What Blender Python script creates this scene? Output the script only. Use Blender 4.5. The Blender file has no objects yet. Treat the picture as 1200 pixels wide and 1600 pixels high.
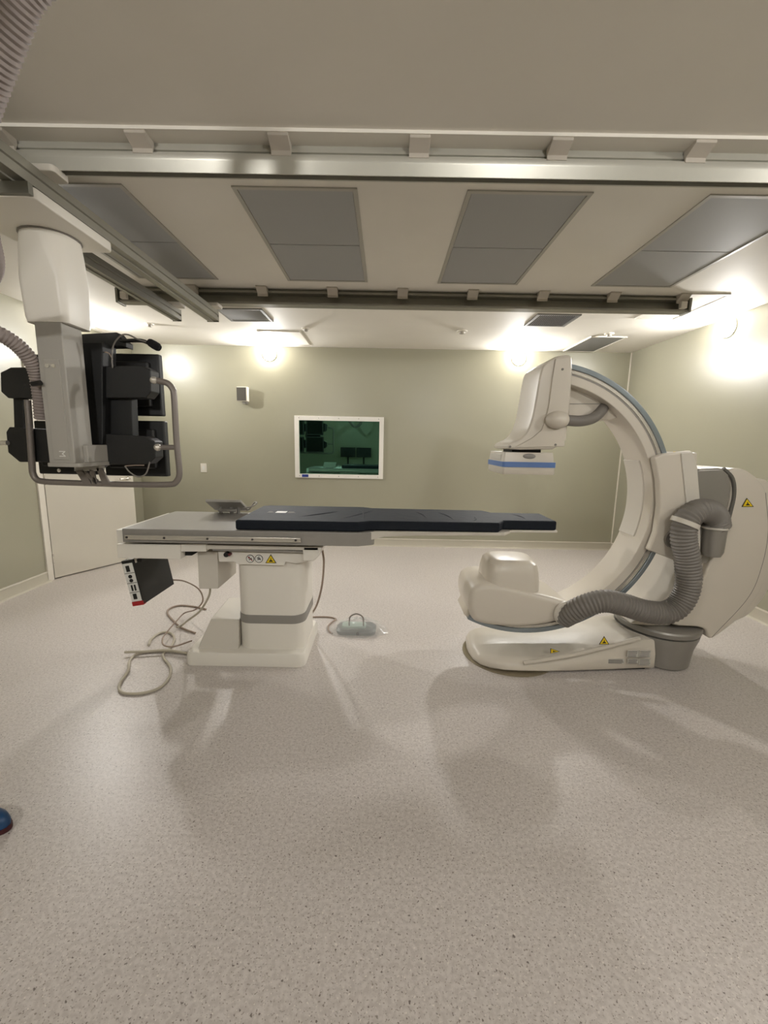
import bpy, bmesh, math, random
from mathutils import Vector, Matrix
random.seed(7)
SC = bpy.context.scene
COL = SC.collection
R = math.radians

# ------------------------------------------------------------------ camera, world, exposure
F_PX, PITCH, ROLL, YAW, CAM = 660.0, R(9.314), R(-1.035), R(-0.054), Vector((0, 0, 1.47))
_fw = Vector((math.sin(YAW)*math.cos(PITCH), math.cos(YAW)*math.cos(PITCH), -math.sin(PITCH)))
_rt = Vector((math.cos(YAW), -math.sin(YAW), 0)); _dn = _fw.cross(_rt)
_c, _s = math.cos(ROLL), math.sin(ROLL)
_rt, _dn = _c*_rt + _s*_dn, -_s*_rt + _c*_dn
cam_d = bpy.data.cameras.new('camera'); cam = bpy.data.objects.new('camera', cam_d); COL.objects.link(cam)
cam_d.sensor_fit = 'VERTICAL'; cam_d.sensor_height = 36; cam_d.lens = F_PX/1600*36; cam_d.clip_start = .02
mw = Matrix.Identity(4)
for i in range(3):
    mw[i][0] = _rt[i]; mw[i][1] = -_dn[i]; mw[i][2] = -_fw[i]; mw[i][3] = CAM[i]
cam.matrix_world = mw
SC.camera = cam
w = bpy.data.worlds.new('world'); SC.world = w; w.use_nodes = True
w.node_tree.nodes['Background'].inputs[0].default_value = (.8, .85, 1, 1)
w.node_tree.nodes['Background'].inputs[1].default_value = 0.02
SC.view_settings.view_transform = 'Standard'; SC.view_settings.look = 'None'
SC.view_settings.gamma = 1; SC.view_settings.use_curve_mapping = False
SC.view_settings.exposure = 0.0
LAMP = 700.0           # strength of a lamp's glowing glass

H, D, XL, XR, YF = 2.72, 5.95, -3.44, 3.28, -1.35     # ceiling, back wall, side walls, front wall

def ray(x, y):
    return _rt*((x-600)/F_PX) + _dn*((y-800)/F_PX) + _fw
def on(x, y, X=None, Y=None, Z=None):
    "the point that pixel (x, y) of the 1200x1600 photograph shows on one axis-aligned plane"
    d = ray(x, y)
    t = (X-CAM.x)/d.x if X is not None else (Y-CAM.y)/d.y if Y is not None else (Z-CAM.z)/d.z
    return CAM + d*t

# ------------------------------------------------------------------ materials
def lin(c): return tuple((v/255/12.92 if v/255 <= .04045 else ((v/255+.055)/1.055)**2.4) for v in c) + (1,)
MATS = {}
def mat(name, col, rough=.5, metal=0, var=0, vscale=3, bump=0, bscale=60, spec=.5, coat=0, emit=0):
    if name in MATS: return MATS[name]
    m = bpy.data.materials.new(name); m.use_nodes = True; MATS[name] = m
    nt = m.node_tree; b = nt.nodes['Principled BSDF']
    b.inputs['Base Color'].default_value = lin(col); b.inputs['Roughness'].default_value = rough
    b.inputs['Metallic'].default_value = metal; b.inputs['Specular IOR Level'].default_value = spec
    if coat: b.inputs['Coat Weight'].default_value = coat; b.inputs['Coat Roughness'].default_value = .12
    tc = nt.nodes.new('ShaderNodeTexCoord')
    if var:
        n = nt.nodes.new('ShaderNodeTexNoise'); n.inputs['Scale'].default_value = vscale; n.inputs['Detail'].default_value = 5
        r = nt.nodes.new('ShaderNodeValToRGB'); l = lin(col)
        r.color_ramp.elements[0].color = tuple(v*(1-var) for v in l[:3]) + (1,)
        r.color_ramp.elements[1].color = tuple(min(1, v*(1+var)) for v in l[:3]) + (1,)
        r.color_ramp.elements[0].position = .3; r.color_ramp.elements[1].position = .7
        nt.links.new(tc.outputs['Object'], n.inputs['Vector']); nt.links.new(n.outputs['Fac'], r.inputs['Fac'])
        nt.links.new(r.outputs['Color'], b.inputs['Base Color'])
    if bump:
        n2 = nt.nodes.new('ShaderNodeTexNoise'); n2.inputs['Scale'].default_value = bscale; n2.inputs['Detail'].default_value = 3
        bp = nt.nodes.new('ShaderNodeBump'); bp.inputs['Strength'].default_value = bump; bp.inputs['Distance'].default_value = .01
        nt.links.new(tc.outputs['Object'], n2.inputs['Vector']); nt.links.new(n2.outputs['Fac'], bp.inputs['Height'])
        nt.links.new(bp.outputs['Normal'], b.inputs['Normal'])
    if emit:
        b.inputs['Emission Color'].default_value = (1, .977, .945, 1); b.inputs['Emission Strength'].default_value = emit
    return m

def floor_material():
    m = bpy.data.materials.new('speckled_vinyl'); m.use_nodes = True; nt = m.node_tree; b = nt.nodes['Principled BSDF']
    tc = nt.nodes.new('ShaderNodeTexCoord')
    def noise(scale, lo, hi, detail=2):
        n = nt.nodes.new('ShaderNodeTexNoise'); n.inputs['Scale'].default_value = scale; n.inputs['Detail'].default_value = detail
        r = nt.nodes.new('ShaderNodeValToRGB'); r.color_ramp.elements[0].position = lo; r.color_ramp.elements[1].position = hi
        nt.links.new(tc.outputs['Object'], n.inputs['Vector']); nt.links.new(n.outputs['Fac'], r.inputs['Fac']); return r.outputs['Color']
    def mix(fac, a, c2):
        x = nt.nodes.new('ShaderNodeMix'); x.data_type = 'RGBA'
        nt.links.new(fac, x.inputs['Factor'])
        for s, v in ((6, a), (7, c2)):
            if isinstance(v, tuple): x.inputs[s].default_value = v
            else: nt.links.new(v, x.inputs[s])
        return x.outputs[2]
    c = mix(noise(70, .40, .60), lin((194, 186, 181)), lin((208, 201, 196)))
    c = mix(noise(150, .62, .70, 1), c, lin((150, 140, 132)))
    c = mix(noise(95, .68, .74, 1), c, lin((118, 108, 102)))
    c = mix(noise(120, .66, .74, 1), c, lin((226, 219, 212)))
    nt.links.new(c, b.inputs['Base Color'])
    b.inputs['Roughness'].default_value = .36; b.inputs['Specular IOR Level'].default_value = .6
    return m
FLOOR = floor_material()
WALL = mat('epoxy_wall_paint', (160, 157, 138), .30, var=.02, vscale=1.2, bump=.06, bscale=5, spec=.45)
CEIL = mat('ceiling_paint', (229, 224, 214), .68, var=.015, bump=.03, bscale=12)
WHITE = mat('white_enamel', (222, 216, 204), .38)
EQ = mat('equipment_white', (230, 225, 215), .36, var=.01)
GANTRY = mat('gantry_white', (208, 200, 187), .36, var=.01)
EQ2 = mat('equipment_warm_white', (208, 202, 191), .4)
GREY = mat('grey_band', (142, 138, 132), .45)
SILVER = mat('silver_paint', (150, 146, 139), .34, metal=.35)
ALU = mat('aluminium', (192, 190, 180), .34, metal=.5, var=.03, vscale=8)
ALU2 = mat('darker_aluminium', (146, 143, 132), .4, metal=.45, var=.03, vscale=8)  # darker tone of aluminium for the far rail and the cross rails
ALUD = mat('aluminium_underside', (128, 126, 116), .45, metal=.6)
STEEL = mat('polished_steel', (225, 220, 210), .25, metal=.7)
TABLE = mat('table_grey_laminate', (140, 136, 130), .35, var=.03, vscale=20)
NAVY = mat('navy_vinyl', (22, 27, 35), .72, bump=.25, bscale=14, spec=.22)
BLACK = mat('black_plastic', (8, 8, 8), .5)
BLACK2 = mat('charcoal_metal', (18, 17, 16), .5)
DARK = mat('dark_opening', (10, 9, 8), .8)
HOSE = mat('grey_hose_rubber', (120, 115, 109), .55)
HOSE2 = mat('brown_grey_hose', (142, 131, 126), .55)
RAILBLUE = mat('blue_grey_track', (150, 160, 166), .25, metal=.6)
PANEL = mat('grey_diffuser', (164, 164, 163), .6)
VENT = mat('vent_grey', (122, 120, 114), .7)
BLUE = mat('blue_stripe', (92, 122, 176), .4)
YEL = mat('warning_yellow', (232, 200, 20), .5)
INK = mat('ink_black', (22, 20, 18), .6)
RED = mat('red_plastic', (170, 30, 32), .45)
CABLE = mat('beige_cable', (186, 178, 160), .5)
CABLE2 = mat('brown_cable', (150, 132, 118), .5)
HANDLE = mat('handle_grey', (128, 120, 114), .4, metal=.3)
BOX = mat('column_silver', (168, 164, 156), .55, metal=.1, spec=.3)
PAPER = mat('label_paper', (225, 224, 218), .6)
PRINT = mat('label_print', (120, 116, 110), .7)
STICK = mat('blue_sticker', (28, 48, 130), .5)
GLOW = mat('lamp_glass', (255, 250, 240), .3, emit=LAMP)
GLOW_FILL = mat('fill_lamp_glass', (255, 250, 240), .3, emit=LAMP*.60)  # weaker glow of the unseen fill lamps on the camera side
DOORM = mat('door_laminate', (208, 202, 188), .45, var=.01)
COVE = mat('baseboard_vinyl', (190, 184, 168), .45)

# ------------------------------------------------------------------ mesh helpers
def rings(bm, rs, cap0=True, cap1=True):
    vs = [[bm.verts.new(p) for p in r] for r in rs]
    n = len(vs[0])
    for a, b in zip(vs, vs[1:]):
        for i in range(n): bm.faces.new((a[i], a[(i+1) % n], b[(i+1) % n], b[i]))
    if cap0: bm.faces.new(vs[0][::-1])
    if cap1: bm.faces.new(vs[-1])
    return bm
def box(x0, x1, y0, y1, z0, z1, bm=None):
    bm = bm or bmesh.new()
    return rings(bm, [[Vector((x, y, z)) for x, y in ((x0, y0), (x1, y0), (x1, y1), (x0, y1))] for z in (z0, z1)])
def prism(pts, off, bm=None):
    bm = bm or bmesh.new(); off = Vector(off); pts = [Vector(p) for p in pts]
    return rings(bm, [pts, [p+off for p in pts]])
def pxprism(px, Y, depth, bm=None, zmin=-9, zmax=9):
    "outline read from the photograph on the vertical plane at distance Y, given real thickness"
    pts = [on(x, y, Y=Y) for x, y in px]
    for p in pts: p.z = min(max(p.z, zmin), zmax)
    return prism(pts, (0, depth, 0), bm)
def chaikin(P, it=2):
    for _ in range(it):
        P = [q for a, b in zip(P, P[1:]+P[:1]) for q in ((a[0]*.78+b[0]*.22, a[1]*.78+b[1]*.22), (a[0]*.22+b[0]*.78, a[1]*.22+b[1]*.78))]
    return P
def pillow(px, Y, depth, r, it=2, zmin=-9, steps=5):
    "an outline given thickness, its front and back edges rounded with radius r"
    P = [(p.x, max(p.z, zmin)) for p in (on(x, y, Y=Y) for x, y in chaikin(px, it))]
    q = [Vector((a, 0, b)) for a, b in P]; q.append(q[0]); q = resample(q, .014)
    if (q[-1]-q[0]).length < .009: q.pop()
    P = [(v.x, v.z) for v in q]
    n = len(P); area = sum(P[i][0]*P[(i+1) % n][1]-P[(i+1) % n][0]*P[i][1] for i in range(n)); sg = 1 if area > 0 else -1
    N = []
    for i in range(n):
        a, b = P[i-1], P[(i+1) % n]; dx, dz = b[0]-a[0], b[1]-a[1]; L = math.hypot(dx, dz) or 1
        N.append((-dz/L*sg, dx/L*sg))
    lay = [(r*(1-math.sin(R(90*k/steps))), r*(1-math.cos(R(90*k/steps)))) for k in range(steps+1)]
    lay = lay + [(i, depth-d) for i, d in reversed(lay)]
    rs = [[Vector((p[0]+q[0]*i, Y+d, p[1]+q[1]*i)) for p, q in zip(P, N)] for i, d in lay]
    return rings(bmesh.new(), rs)
def rrect(cx, cy, w, d, r, z, n=5):
    r = min(r, w/2-1e-4, d/2-1e-4); out = []
    for (sx, sy, a0) in ((1, 1, 0), (-1, 1, 90), (-1, -1, 180), (1, -1, 270)):
        for i in range(n+1):
            a = R(a0 + 90*i/n)
            out.append(Vector((cx+sx*(w/2-r)+r*math.cos(a), cy+sy*(d/2-r)+r*math.sin(a), z)))
    return out
def rbox(sec, bm=None):
    "loft of rounded rectangles (cx, cy, w, d, r, z)"
    return rings(bm or bmesh.new(), [rrect(*s) for s in sec])
def lathe(c, prof, n=32, axis='Z', bm=None):
    bm = bm or bmesh.new(); c = Vector(c); rs = []
    for r, h in prof:
        rg = []
        for i in range(n):
            a = 2*math.pi*i/n; u, v = max(r, 1e-4)*math.cos(a), max(r, 1e-4)*math.sin(a)
            rg.append(c + (Vector((u, v, h)) if axis == 'Z' else Vector((u, h, v)) if axis == 'Y' else Vector((h, u, v))))
        rs.append(rg)
    return rings(bm, rs)
def spline(pts, n=10):
    P = [Vector(p) for p in pts]; P = [2*P[0]-P[1]] + P + [2*P[-1]-P[-2]]; out = []
    for i in range(1, len(P)-2):
        for k in range(n):
            t = k/n; a, b, c, d = P[i-1], P[i], P[i+1], P[i+2]
            out.append(.5*(2*b + (c-a)*t + (2*a-5*b+4*c-d)*t*t + (3*b-a-3*c+d)*t**3))
    out.append(P[-2]); return out
def resample(path, step):
    out = [path[0]]; acc = 0
    for a, b in zip(path, path[1:]):
        L = (b-a).length; 
        while acc + L >= step:
            t = (step-acc)/L; a = a.lerp(b, t); L = (b-a).length; acc = 0; out.append(a)
        acc += L
    if (out[-1]-path[-1]).length > step*.3: out.append(path[-1])
    return out
def tube(path, r, n=10, bm=None, caps=True):
    bm = bm or bmesh.new(); path = [Vector(p) for p in path]; rs = []; nrm = None
    for i, p in enumerate(path):
        t = (path[min(i+1, len(path)-1)] - path[max(i-1, 0)]).normalized()
        if nrm is None:
            nrm = t.cross(Vector((0, 0, 1)) if abs(t.z) < .9 else Vector((1, 0, 0))).normalized()
        else: nrm = (nrm - t*nrm.dot(t)).normalized()
        bn = t.cross(nrm); rr = r(i) if callable(r) else r
        rs.append([p + nrm*rr*math.cos(2*math.pi*k/n) + bn*rr*math.sin(2*math.pi*k/n) for k in range(n)])
    return rings(bm, rs, caps, caps)
def corrugated(pts, r, pitch=.013, amp=.06, n=20):
    path = resample(spline(pts, 24), pitch/2)
    return tube(path, lambda i: r*(1+amp*(1 if i % 2 else -1)), n)
def arc(c, r0, r1, y0, y1, a0, a1, n=64, bm=None):
    "curved bar of rectangular section in the XZ plane"
    rs = []
    for i in range(n+1):
        a = R(a0+(a1-a0)*i/n); ca, sa = math.cos(a), math.sin(a)
        rs.append([Vector((c[0]+r*ca, y, c[1]+r*sa)) for r, y in ((r0, y0), (r1, y0), (r1, y1), (r0, y1))])
    return rings(bm or bmesh.new(), rs)
def ellipsoid(c, rx, ry, rz, bm=None, seg=20, rg=12):
    b2 = bm or bmesh.new()
    bmesh.ops.create_uvsphere(b2, u_segments=seg, v_segments=rg, radius=1,
                              matrix=Matrix.Translation(c) @ Matrix.Diagonal((rx, ry, rz, 1)))
    return b2

def obj(name, bm, m, parent=None, bevel=0, seg=3, smooth=35, label=None):
    bmesh.ops.recalc_face_normals(bm, faces=bm.faces)
    me = bpy.data.meshes.new(name); bm.to_mesh(me); bm.free()
    me.materials.append(m)
    me.shade_smooth(); me.set_sharp_from_angle(angle=R(smooth))
    o = bpy.data.objects.new(name, me); COL.objects.link(o)
    if parent:
        o.parent = parent; o.matrix_parent_inverse = base_matrix(parent).inverted()
    if bevel:
        b = o.modifiers.new('bevel', 'BEVEL'); b.width = bevel; b.segments = seg; b.limit_method = 'ANGLE'; b.angle_limit = R(32)
        b.harden_normals = True
    if label: o['label'] = label
    return o
def base_matrix(o):
    m = Matrix.Translation(o.location)
    return m if o.parent is None else m
def thing(name, label, cat, loc, group=None):
    o = bpy.data.objects.new(name, None); COL.objects.link(o); o.location = loc; o.empty_display_size = .1
    o['label'] = label; o['category'] = cat
    if group: o['group'] = group
    return o
def tag(o, label, cat, group=None):
    o['label'] = label; o['category'] = cat
    if group: o['group'] = group
    return o
def struct(name, label, bm=None, m=None, loc=None, bevel=0, cat=None):
    if bm is None:
        o = bpy.data.objects.new(name, None); COL.objects.link(o); o.location = loc or (0, 0, 0)
    else: o = obj(name, bm, m, bevel=bevel)
    o['kind'] = 'structure'; o['label'] = label; o['category'] = cat or name.split('_')[0]
    return o
def text(name, s, size, m, parent, origin, ux, uy, depth=.0008, align='CENTER'):
    "flat lettering turned into a mesh: ux and uy are the reading and up directions"
    cu = bpy.data.curves.new(name, 'FONT'); cu.body = s; cu.size = size; cu.extrude = depth
    cu.align_x = align; cu.align_y = 'CENTER'
    t = bpy.data.objects.new('tmp', cu); COL.objects.link(t)
    dg = bpy.context.evaluated_depsgraph_get(); me = bpy.data.meshes.new_from_object(t.evaluated_get(dg))
    bpy.data.objects.remove(t); bpy.data.curves.remove(cu)
    ux, uy = Vector(ux).normalized(), Vector(uy).normalized(); uz = ux.cross(uy); origin = Vector(origin)
    for v in me.vertices: v.co = origin + ux*v.co.x + uy*v.co.y + uz*v.co.z
    me.name = name; me.materials.clear(); me.materials.append(m)
    o = bpy.data.objects.new(name, me); COL.objects.link(o)
    if parent: o.parent = parent; o.matrix_parent_inverse = base_matrix(parent).inverted()
    return o
def sub(o, part, bm, m, **k):
    "a sub-part: child of a part"
    c = obj(part, bm, m, **k); c.parent = o; c.matrix_parent_inverse = (o.matrix_parent_inverse.inverted() if False else Matrix.Identity(4))
    # the part itself has an identity matrix_basis under its thing, so its world matrix is the identity
    return c

# ------------------------------------------------------------------ the room
struct('floor', 'beige speckled vinyl floor', box(XL-.1, XR+.1, YF-.1, D+.1, -.1, 0), FLOOR)
struct('ceiling', 'off white painted ceiling', box(XL-.1, XR+.1, YF-.1, D+.1, H, H+.1), CEIL)
struct('wall_right', 'glossy cream green painted side wall', box(XR, XR+.1, YF, D, 0, H), WALL)
struct('wall_front', 'glossy cream green wall behind the desk', box(XL, XR, YF-.1, YF, 0, H), WALL)
WX0, WX1, WZ0, WZ1 = -1.20, -.09, 1.02, 1.755       # glass opening
bm = bmesh.new()
for a in ((XL, WX0, 0, H), (WX1, XR, 0, H), (WX0, WX1, 0, WZ0), (WX0, WX1, WZ1, H)): box(a[0], a[1], D, D+.12, a[2], a[3], bm)
struct('wall_back', 'glossy cream green wall with viewing window', bm, WALL)
DY0, DY1, DZ = 4.22, 5.24, 2.10                       # door opening in the left wall
bm = bmesh.new()
for a in ((YF, DY0, 0, H), (DY1, D, 0, H), (DY0, DY1, DZ, H)): box(XL-.1, XL, a[0], a[1], a[2], a[3], bm)
struct('wall_left', 'glossy cream green wall with the door', bm, WALL)
bm = bmesh.new()                                      # lobby behind the door
box(XL-1.3, XL-1.2, DY0-.5, DY1+.5, 0, H, bm); box(XL-1.2, XL-.1, DY0-.5, DY0-.4, 0, H, bm); box(XL-1.2, XL-.1, DY1+.4, DY1+.5, 0, H, bm)
struct('wall_lobby', 'pale lobby wall beyond the door', bm, WALL)
bm = box(XL-1.3, XL-.1, DY0-.5, DY1+.5, -.1, 0); box(XL-1.3, XL-.1, DY0-.5, DY1+.5, H, H+.1, bm)
struct('floor_lobby', 'lobby floor and ceiling beyond the door', bm, FLOOR)
bm = bmesh.new()                                      # dark control room behind the lead glass
box(-2.4, 1.2, 8.0, 8.1, 0, H, bm); box(-2.5, -2.4, D+.12, 8.1, 0, H, bm); box(1.2, 1.3, D+.12, 8.1, 0, H, bm)
box(-2.5, 1.3, D+.12, 8.1, -.1, 0, bm); box(-2.5, 1.3, D+.12, 8.1, H, H+.1, bm)
struct('wall_control_room', 'unlit control room behind the window', bm, WALL)

def cove(name, label, a, b, inward):
    a, b, n = Vector(a), Vector(b), Vector(inward); bm = bmesh.new()
    prof = [(0, 0), (.035, 0), (.018, .012), (.010, .035), (.008, .095), (0, .1)]
    rings(bm, [[p + n*u + Vector((0, 0, v)) for u, v in prof] for p in (a, b)])
    s = struct(name, label, bm, COVE)
    t = bmesh.new(); rings(t, [[p + n*u + Vector((0, 0, v)) for u, v in ((0, .0985), (.012, .0985), (.012, .110), (0, .110))] for p in (a, b)])
    obj('cap_strip', t, WHITE, s)
cove('baseboard_back', 'coved skirting with white cap below the window', (XL, D, 0), (XR, D, 0), (0, -1, 0))
cove('baseboard_right', 'coved skirting with white cap behind the gantry', (XR, YF, 0), (XR, D, 0), (-1, 0, 0))
cove('baseboard_left', 'coved skirting with white cap ending at the door', (XL, YF, 0), (XL, DY0-.05, 0), (1, 0, 0))
cove('baseboard_front', 'coved skirting under the desk', (XL, YF, 0), (XR, YF, 0), (0, 1, 0))
obj_corner = struct('trim_1', 'white bead in the corner of two walls', box(XR-.012, XR, D-.012, D, .11, H), WHITE)

# window
win = struct('window_1', 'white framed lead glass viewing window', loc=(-.64, D, WZ0))
bm = bmesh.new(); fo = (-1.262, -.030, .965, 1.815)
for a in ((fo[0], WX0, fo[2], fo[3]), (WX1, fo[1], fo[2], fo[3]), (WX0, WX1, fo[2], WZ0), (WX0, WX1, WZ1, fo[3])):
    box(a[0], a[1], D-.022, D, a[2], a[3], bm)
obj('window_frame', bm, mat('window_frame_white', (232, 228, 220), .35), win, bevel=.003)
bm = bmesh.new()
for k in range(5):
    for z in (.992, 1.787): lathe((-1.2+.275*k, D-.0235, z), [(.006, 0), (.006, .002)], 8, 'Y', bm)
sc_ = obj('frame_screws', bm, STEEL, win)
g = bpy.data.materials.new('lead_glass'); g.use_nodes = True; nt = g.node_tree; nt.nodes.clear()
out = nt.nodes.new('ShaderNodeOutputMaterial'); mx = nt.nodes.new('ShaderNodeMixShader'); fr = nt.nodes.new('ShaderNodeFresnel')
tr = nt.nodes.new('ShaderNodeBsdfTransparent'); gl = nt.nodes.new('ShaderNodeBsdfGlossy')
fr.inputs['IOR'].default_value = 3.3; tr.inputs[0].default_value = (.10, .22, .18, 1); gl.inputs[0].default_value = (.42, .95, .72, 1); gl.inputs['Roughness'].default_value = .006
nt.links.new(fr.outputs[0], mx.inputs[0]); nt.links.new(tr.outputs[0], mx.inputs[1]); nt.links.new(gl.outputs[0], mx.inputs[2]); nt.links.new(mx.outputs[0], out.inputs[0])
obj('glass_pane', box(WX0, WX1, D+.004, D+.020, WZ0, WZ1), g, win, label='dark green lead glass pane')
stk = obj('sticker', box(-1.165, -1.075, D-.0245, D-.0225, .975, 1.012), STICK, win, label='small blue sticker on the frame')

# door, ajar, and its casing
dr = struct('door_1', 'pale laminate door standing ajar beside the left wall', loc=(XL, DY0, 0))
bm = bmesh.new()
for a in ((DY0-.075, DY0, 0, DZ+.075), (DY1, DY1+.075, 0, DZ+.075), (DY0, DY1, DZ, DZ+.075)): box(XL-.1, XL+.016, a[0], a[1], a[2], a[3], bm)
obj('door_casing', bm, WHITE, dr, bevel=.003)
hx, hy = XL+.012, DY0+.012; ang = R(26); du = Vector((math.sin(ang), math.cos(ang), 0)); dn = Vector((math.cos(ang), -math.sin(ang), 0))
hp = Vector((hx, hy, 0))
slab = obj('door_slab', prism([hp+Vector((0, 0, .012)), hp+du*.92+Vector((0, 0, .012)), hp+du*.92-dn*.04+Vector((0, 0, .012)), hp-dn*.04+Vector((0, 0, .012))], (0, 0, 2.06)), DOORM, dr, bevel=.002)
for z in (.22, 1.04, 1.85):
    obj('hinge', lathe(hp+Vector((.006, -.004, z)), [(.008, -.05), (.008, .05)], 10), STEEL, dr)
hb = hp+du*.85+Vector((0, 0, 1.0))
bm = tube([hb, hb+dn*.05, hb+dn*.055-du*.02, hb+dn*.055-du*.12], .010, 10); lathe(hb, [(.024, -.004), (.024, .008)], 16, 'X', bm)
obj('lever_handle', bm, STEEL, dr)

# ------------------------------------------------------------------ ceiling fittings
def ceiling_panel(x0, label):
    t = thing('ceiling_panel', label, 'ceiling panel', (x0+.31, 2.95, H), 'grey ceiling panels between the rails')
    y0, y1 = 2.335, 3.575; fw = .022; bm = bmesh.new()
    for a in ((x0, x0+fw, y0, y1), (x0+.628-fw, x0+.628, y0, y1), (x0+fw, x0+.628-fw, y0, y0+fw), (x0+fw, x0+.628-fw, y1-fw, y1)):
        box(a[0], a[1], a[2], a[3], H-.007, H, bm)
    obj('frame', bm, mat('panel_frame', (176, 172, 162), .45), t)
    ym = (y0+y1)/2
    for a, b in ((y0+fw, ym-.003), (ym+.003, y1-fw)): obj('panel', box(x0+fw+.003, x0+.628-fw-.003, a+.002, b-.002, H-.004, H), PANEL, t)
ceiling_panel(-1.968, 'grey two square ceiling panel above the monitor boom rails')
ceiling_panel(-.793, 'grey two square ceiling panel above the patient table')
ceiling_panel(.385, 'grey two square ceiling panel above the tube end of the C arm')
ceiling_panel(1.592, 'grey two square ceiling panel beside the right wall')

def vent(x0, x1, y0, y1, label, n):
    t = thing('air_vent', label, 'vent', ((x0+x1)/2, (y0+y1)/2, H), 'ceiling air vents'); f = .028; bm = bmesh.new()
    for a in ((x0, x0+f, y0, y1), (x1-f, x1, y0, y1), (x0+f, x1-f, y0, y0+f), (x0+f, x1-f, y1-f, y1)): box(a[0], a[1], a[2], a[3], H-.012, H, bm)
    obj('frame', bm, VENT, t, bevel=.003)
    obj('backing', box(x0+f, x1-f, y0+f, y1-f, H-.0015, H), DARK, t)
    for k in range(n):
        x = x0+f+(x1-x0-2*f)*(k+.5)/n
        obj('slat', prism([(x-.010, y0+f, H-.0105), (x-.008, y0+f, H-.0115), (x+.010, y0+f, H-.003), (x+.008, y0+f, H-.002)], (0, y1-y0-2*f, 0)), VENT, t)
vent(-1.66, -1.21, 4.31, 4.74, 'square slatted air vent near the boom rail ends', 18)
vent(1.435, 1.86, 4.31, 4.72, 'square slatted air vent in front of the detector', 18)
t = thing('air_vent', 'long grey ceiling grille above the top of the C arm', 'vent', (2.54, 5.5, H), 'ceiling air vents')
bm = bmesh.new(); x0, x1, y0, y1, f = 2.335, 2.75, 5.11, 5.90, .02
for a in ((x0, x0+f, y0, y1), (x1-f, x1, y0, y1), (x0+f, x1-f, y0, y0+f), (x0+f, x1-f, y1-f, y1)): box(a[0], a[1], a[2], a[3], H-.012, H, bm)
obj('frame', bm, WHITE, t, bevel=.003); obj('backing', box(x0+f, x1-f, y0+f, y1-f, H-.002, H), mat('grille_back', (84, 82, 78), .7), t)
for k in range(30):
    y = y0+f+(y1-y0-2*f)*(k+.5)/30
    obj('slat', box(x0+f, x1-f, y-.008, y+.008, H-.009, H-.005), VENT, t)

def hatch(x0, x1, y0, y1, label):
    t = thing('access_hatch', label, 'hatch', ((x0+x1)/2, (y0+y1)/2, H)); f = .012; bm = bmesh.new()
    for a in ((x0, x0+f, y0, y1), (x1-f, x1, y0, y1), (x0+f, x1-f, y0, y0+f), (x0+f, x1-f, y1-f, y1)): box(a[0], a[1], a[2], a[3], H-.010, H, bm)
    obj('frame', bm, WHITE, t, bevel=.002); obj('panel', box(x0+f+.003, x1-f-.003, y0+f+.003, y1-f-.003, H-.006, H), CEIL, t)
hatch(-1.51, -1.01, 5.14, 5.82, 'white ceiling access hatch close to the window wall')
hatch(2.42, 2.80, 3.70, 4.40, 'white ceiling access hatch at the right end of the far rail')

def smoke(x, y, label, r=.05):
    p = on(x, y, Z=H); t = thing('smoke_detector', label, 'detector', p, 'small round ceiling detectors')
    obj('base', lathe(p, [(r, 0), (r, -.010), (r*.85, -.014)], 24), WHITE, t)
    obj('sensor', lathe(p, [(r*.55, -.014), (r*.5, -.03), (r*.2, -.034)], 20), mat('detector_grey', (170, 164, 152), .5), t)
smoke(478, 513, 'small round detector beside the hatch near the window wall', .045)
smoke(722, 517, 'small round detector between the two square vents', .06)
smoke(952, 521, 'small round detector beside the long grey grille', .05)
smoke(233, 506, 'small round detector above the black monitors', .05)

LAMPGRP = 'round lamps high on the walls'
def lamp(c, n, label, m):
    "round bulkhead lamp on a wall just below the ceiling; n is the way it faces"
    c, n = Vector(c), Vector(n); t = thing('wall_lamp', label, 'lamp', c, LAMPGRP)
    def dish(prof, k):
        u = n.cross(Vector((0, 0, 1))); return rings(bmesh.new(), [[c + n*h + u*r*math.cos(2*math.pi*i/k) + Vector((0, 0, 1))*r*math.sin(2*math.pi*i/k) for i in range(k)] for r, h in prof])
    obj('base_ring', dish([(.094, 0), (.094, .005), (.091, .008), (.084, .008)], 32), WHITE, t)
    obj('lamp_glass', dish([(.085, .004), (.083, .010), (.072, .017), (.052, .023), (.026, .026), (.005, .027)], 24), m, t, label='glowing domed lamp glass')
ZL = H-.098
lamp((on(421, 548, Y=D).x, D, ZL), (0, -1, 0), 'glowing round lamp on the window wall above the speaker', GLOW)
lamp((on(811, 554, Y=D).x, D, ZL), (0, -1, 0), 'glowing round lamp on the window wall near the detector', GLOW)
lamp((XR, on(1140, 507, X=XR).y, ZL), (-1, 0, 0), 'glowing round lamp on the right wall above the gantry stand', GLOW)
lamp((XL, 4.75, ZL), (1, 0, 0), 'glowing round lamp on the left wall behind the monitor boom column', GLOW)
lamp((XR, .6, ZL), (-1, 0, 0), 'unseen round fill lamp on the right wall beside the photographer', GLOW_FILL)  # this and the next two: unseen lamps added for front fill
lamp((1.2, YF, ZL), (0, 1, 0), 'unseen round fill lamp on the wall behind the photographer', GLOW_FILL)
lamp((-1.6, YF, ZL), (0, 1, 0), 'unseen round fill lamp above the desk behind the photographer', GLOW_FILL)

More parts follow.
